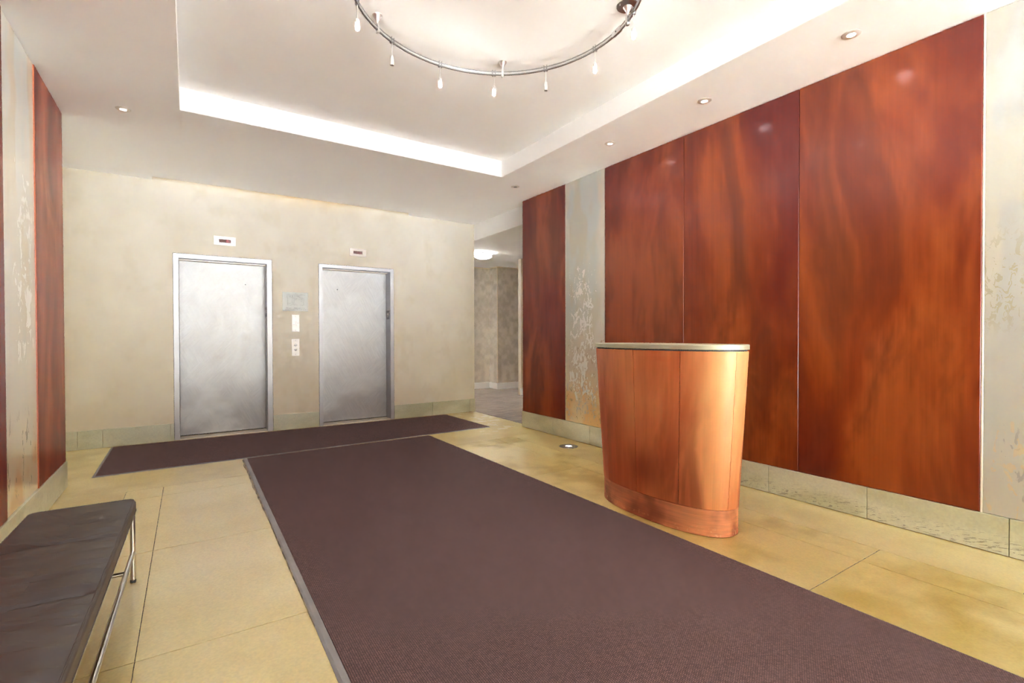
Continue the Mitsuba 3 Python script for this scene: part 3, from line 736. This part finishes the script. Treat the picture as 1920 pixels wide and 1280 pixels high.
# close the narrow inner slit and the underside
V = np.vstack([V, [[-BWID / 2, -BLEN / 2, 0.362]]])
for i in range(N):
    f.append((len(V) - 1, (i + 1) % N, i))
inner = outline(prof[-1][0])
cen = np.array([[-BWID / 2, -BLEN / 2, 0.428]])
V = np.vstack([V, np.c_[np.full(N, -BWID / 2), inner[:, 1], V[last:last + N, 2]]])
o = len(V) - N
for i in range(N):
    j = (i + 1) % N
    f += [(last + i, last + j, o + j), (last + i, o + j, o + i)]
add(bench + '__cushion', trimesh.Trimesh(bw(V), f, process=False), 'm_leather', True)
for d, z in ((0.0095, 0.4197), (0.0, 0.372)):
    P = outline(d)
    k = add(bench + '__piping', tube(bw(np.c_[P, np.full(len(P), z)]), 0.0028, 6, True), 'm_leather', True)
for s in SEAMS:
    xx = np.linspace(-BWID + 0.02, -0.012, 40)
    add(bench + '__stitching', tube(bw(np.c_[xx, np.full(40, s - 0.011), 0.4262 - 0.0012 + top_z(xx, np.full(40, s - 0.011)) * np.clip((-xx) / 0.03, 0, 1) - 0.004 * np.clip((0.04 + xx) / 0.04, 0, 1)]), 0.0012, 5), 'm_leather', True)
add(bench + '__seat_frame', bm(cut(box(-BWID + 0.006, -0.006, -BLEN + 0.006, -0.006, 0.340, 0.362, 0.002), box(-BWID + 0.03, -0.03, -BLEN + 0.03, -0.03, 0.3, 0.4))), 'm_chrome')
ZL = 0.150
for x in (-0.017, -BWID + 0.017):
    for y in (-0.017, -BLEN + 0.017):
        k = add(bench + '__leg', bm(cyl((x, y, 0.012), (x, y, 0.342), 0.0115, 20)), 'm_chrome', 30)
        add(k + '__foot', bm(cyl((x, y, 0.0), (x, y, 0.014), 0.0125, 20)), 'm_black', 30)
    add(bench + '__low_rail', bm(cyl((x, -0.012, ZL), (x, -BLEN + 0.012, ZL), 0.0105, 20)), 'm_chrome', 30)
for y in (-0.275, -BLEN + 0.275):
    add(bench + '__cross_rail', bm(cyl((-BWID + 0.017, y, ZL), (-0.017, y, ZL), 0.0095, 20)), 'm_chrome', 30)

# ================================================================== RING TRACK AND PENDANTS
RC, RR, RZ = (1.495, 2.402), 0.820, 3.183
tr = thing('track_light', 'large brushed nickel ring track hanging under the ceiling recess', 'track light')
def band(r0, r1, za, zb, n=180):
    return lathe([(r0, za), (r1, za), (r1, zb), (r0, zb), (r0, za)], (RC[0], RC[1], 0), n)
add(tr + '__rail', join(band(RR - 0.005, RR + 0.005, RZ - 0.0135, RZ - 0.0055), band(RR - 0.005, RR + 0.005, RZ + 0.0055, RZ + 0.0135)), 'm_nickel', 30)
k = add(tr + '__insulator', band(RR - 0.0035, RR + 0.0035, RZ - 0.0056, RZ + 0.0056), 'm_nickel_light', 30)
def at(deg, r=RR):
    a = math.radians(deg); return RC[0] + r * math.cos(a), RC[1] + r * math.sin(a)
def rotz(m, deg, x, y, z):
    m = m.copy(); m.apply_transform(trimesh.transformations.rotation_matrix(math.radians(deg), (0, 0, 1))); m.apply_translation((x, y, z)); return m
for deg in (126.1, 55.8, -18.5, -90, -162):
    x, y = at(deg)
    feed = deg == -18.5
    k = add(tr + '__canopy', lathe([(0, HT), (0.031, HT), (0.031, HT - 0.004), (0.026, HT - 0.010), (0.016, HT - 0.026), (0.0095, HT - 0.040), (0.0088, HT - 0.058), (0, HT - 0.058)][::-1], (x, y, 0), 32), 'm_nickel_light', 35)
    a = 0.013 if feed else 0.0085
    add(k + '__bracket', join(rotz(box(0.0065, 0.010, -a, a, -0.030, 0.034, 0.001), deg, x, y, RZ), rotz(box(-0.010, -0.0065, -a, a, -0.030, 0.034, 0.001), deg, x, y, RZ)), 'm_nickel_light')
    kr = 0.016 if feed else 0.0115
    add(k + '__knob', lathe([(0, -kr - 0.012), (kr * 0.6, -kr - 0.009), (kr * 0.95, -kr - 0.001), (kr, -0.013), (kr * 0.85, -0.010), (0, -0.010)], (x, y, RZ - 0.006), 24), 'm_nickel_light' if not feed else 'm_nickel', 40)
    if feed:
        q = add(tr + '__feed_plate', lathe([(0, HT), (0.066, HT), (0.066, HT - 0.003), (0.062, HT - 0.006), (0.0, HT - 0.006)][::-1], (x - 0.006, y - 0.004, 0), 48), 'm_nickel', 35)
        labels[q] = {'label': 'wide dark nickel round plate on the ceiling'}
        for s in (-0.05, 0.05):
            add(q + '__screw', cyl((x - 0.006 - s, y - 0.004 + s * 0.3, HT - 0.009), (x - 0.006 - s, y - 0.004 + s * 0.3, HT - 0.005), 0.004, 10), 'm_nickel_light')
        c = at(deg + 8.5)
        j = add(tr + '__connector', join(rotz(box(0.0055, 0.0105, -0.042, 0.042, -0.017, 0.017, 0.0015), deg + 8.5, *c, RZ), rotz(box(-0.0105, -0.0055, -0.042, 0.042, -0.017, 0.017, 0.0015), deg + 8.5, *c, RZ)), 'm_nickel_light')
        labels[j] = {'label': 'flat bright connector clamp on the rail'}
        add(j + '__screw', rotz(trimesh.creation.cylinder(0.005, 0.026, sections=12, transform=trimesh.transformations.rotation_matrix(math.pi / 2, (0, 1, 0))), deg + 8.5, *c, RZ), 'm_black')
PEND = [(143.7, 1, 'lit glass capsule pendant, leftmost on the ring track, at the top picture edge'),
        (116.3, 0, 'unlit glass pendant on the ring track, second from left'),
        (88.5, 1, 'lit glass capsule pendant on the ring track, third from left'),
        (60.3, 1, 'lit glass capsule pendant hanging lowest in the picture, near the middle canopy'),
        (33.2, 0, 'unlit glass pendant on the ring track, third from right'),
        (5.0, 1, 'lit glass capsule pendant on the ring track, second from right'),
        (-24.3, 1, 'lit glass capsule pendant, rightmost, beside the round feed plate')]
HID = [(-52, 1), (-79.5, 0), (-107, 1), (-134.5, 0), (-162 - 9, 1), (171, 1)]
ORD = ['first', 'second', 'third', 'fourth', 'fifth', 'last']
for i, (deg, lit, lab) in enumerate(PEND + [(d, l, None) for d, l in HID]):
    x, y = at(deg)
    if lab is None:
        lab = f"{'lit' if lit else 'unlit'} glass pendant on the hidden near half of the ring track, {ORD[i - len(PEND)]} from the right"
        t = thing('pendant_lamp', lab, 'pendant lamp', 'pendant lamps on the ring track')
    else:
        t = thing('pendant_lamp', lab, 'pendant lamp', 'pendant lamps on the ring track')
    cl = []
    for s in (-0.010, 0.010):
        for zz in (-0.0155, 0.0155):
            cl.append(rotz(box(-0.0095, 0.0095, s - 0.003, s + 0.003, zz - 0.0022, zz + 0.0022, 0.0008), deg, x, y, RZ))
        for r in (-0.0087, 0.0062):
            cl.append(rotz(box(r, r + 0.0025, s - 0.003, s + 0.003, -0.0155, 0.0155), deg, x, y, RZ))
        for zz in (-0.0150, 0.0150):
            for r in (-0.0075, 0.0075):
                a = math.radians(deg)
                m = trimesh.creation.cylinder(0.0024, 0.006, sections=8); m.apply_translation((x + r * math.cos(a) - s * math.sin(a), y + r * math.sin(a) + s * math.cos(a), RZ + zz * 1.15)); cl.append(m)
    add(t + '__clip', join(*cl, rotz(box(-0.0085, 0.0085, -0.013, 0.013, -0.021, -0.0165, 0.001), deg, x, y, RZ)), 'm_nickel')
    add(t + '__stem', cyl((x, y, 3.082), (x, y, RZ - 0.018), 0.0042, 12), 'm_nickel_light', 30)
    add(t + '__socket', lathe([(0, 3.060), (0.0125, 3.060), (0.0128, 3.080), (0.009, 3.085), (0, 3.086)], (x, y, 0), 24), 'm_nickel_light' if not lit else 'm_frost', 35)
    if lit:
        add(t + '__bulb', lathe([(0, 3.018), (0.008, 3.019), (0.0128, 3.026), (0.0138, 3.038), (0.0133, 3.0602), (0, 3.0602)], (x, y, 0), 24), 'm_lens', 35, emitter=glow(L_RING, WARM))
    else:
        add(t + '__glass_shade', lathe([(0.0105, 3.022), (0.0132, 3.022), (0.0134, 3.0602), (0.0115, 3.0602), (0.0105, 3.022)], (x, y, 0), 24), 'm_frost', 35)

# ================================================================== DOWNLIGHTS
DL = [('lit recessed ceiling spotlight nearest the viewer, above the near wood panel', 1), ('lit recessed ceiling spotlight above the middle wood panel', 1),
      ('lit recessed ceiling spotlight above the far wood panel', 1), ('dark unlit recessed ceiling spotlight above the narrow wood panel by the corridor', 0)]
DLL = [('lit recessed ceiling spotlight at left, in front of the left passage', 1)] + [(f'lit recessed ceiling spotlight above the left wall outside the picture, {w} from the far end', 1) for w in ('second', 'third', 'fourth')]
for (x, y), (lab, lit) in list(zip(RIGHT_LAMPS, DL)) + list(zip(LEFT_LAMPS, DLL)):
    t = thing('recessed_spotlight', lab, 'spotlight', 'recessed spotlights in the ceiling border')
    add(t + '__trim_ring', lathe([(0.0235, HS + 0.010), (0.0235, HS - 0.004), (0.026, HS - 0.006), (0.048, HS - 0.0045), (0.0525, HS - 0.001), (0.0525, HS + 0.0002), (0.029, HS + 0.0002), (0.029, HS + 0.010), (0.0235, HS + 0.010)], (x, y, 0), 40), 'm_trim', 35)
    add(t + '__housing', lathe([(0.0285, HS + 0.010), (0.0285, HS + 0.058), (0.0, HS + 0.058), (0.0, HS + 0.054), (0.024, HS + 0.054), (0.024, HS + 0.010), (0.0285, HS + 0.010)], (x, y, 0), 24), 'm_white' if lit else 'm_black', 30)
    lens = lathe([(0, HS + 0.006), (0.0225, HS + 0.006), (0.0225, HS + 0.010), (0, HS + 0.010)], (x, y, 0), 24)
    if lit:
        add(t + '__lens', lens, 'm_lens', emitter=glow(L_DOWN, WHITE))
    else:
        add(t + '__lens', lathe([(0, HS - 0.002), (0.0225, HS - 0.002), (0.0225, HS + 0.004), (0, HS + 0.004)], (x, y, 0), 24), 'm_lens_dark')

# in-ground uplight
t = thing('floor_uplight', 'lit round steel uplight set in the stone floor by the pale panel', 'floor light')
x, y = 3.555, 4.236
add(t + '__ring', lathe([(0.036, 0.0005), (0.104, 0.0005), (0.106, 0.0015), (0.102, 0.0055), (0.042, 0.007), (0.036, 0.0045), (0.036, 0.0005)], (x, y, 0), 48), 'm_ring_steel', 30)
add(t + '__lens', lathe([(0, 0.0008), (0.0362, 0.0008), (0.0362, 0.0045), (0.02, 0.0055), (0, 0.006)], (x, y, 0), 32), 'm_lens', emitter=glow(L_UP, WARM))

# flush ceiling lamps: the corridor one, and one added in the left passage
def ceiling_lamp(x, y, zc, radiance, tint, label):
    t = thing('ceiling_lamp', label, 'ceiling lamp')
    add(t + '__diffuser', lathe([(0, zc - 0.125), (0.09, zc - 0.118), (0.145, zc - 0.098), (0.168, zc - 0.072), (0.172, zc - 0.012), (0.172, zc - 0.001), (0, zc - 0.001)], (x, y, 0), 48), 'm_lens', 35, emitter=glow(radiance, tint))
    for zz in (zc - 0.030, zc - 0.072):
        add(t + '__band', lathe([(0.1745, zz - 0.006), (0.186, zz - 0.006), (0.186, zz + 0.006), (0.1745, zz + 0.006), (0.1745, zz - 0.006)], (x, y, 0), 48), 'm_nickel_light', 30)
    for a in range(0, 360, 60):
        ca, sn = math.cos(math.radians(a)), math.sin(math.radians(a))
        add(t + '__post', cyl((x + 0.18 * ca, y + 0.18 * sn, zc - 0.076), (x + 0.18 * ca, y + 0.18 * sn, zc - 0.001), 0.004, 8), 'm_nickel_light')
ceiling_lamp(4.79, 8.27, 2.862, L_HALL, (1.0, 0.93, 0.84), 'round lit flush ceiling lamp with metal bands in the side corridor at right')
ceiling_lamp(-2.6, 6.25, HS, L_PASS_FILL, WHITE, 'round flush ceiling lamp added as unseen fill in the passage behind the left wall')  # unseen lamp added to brighten the rear left of the lobby
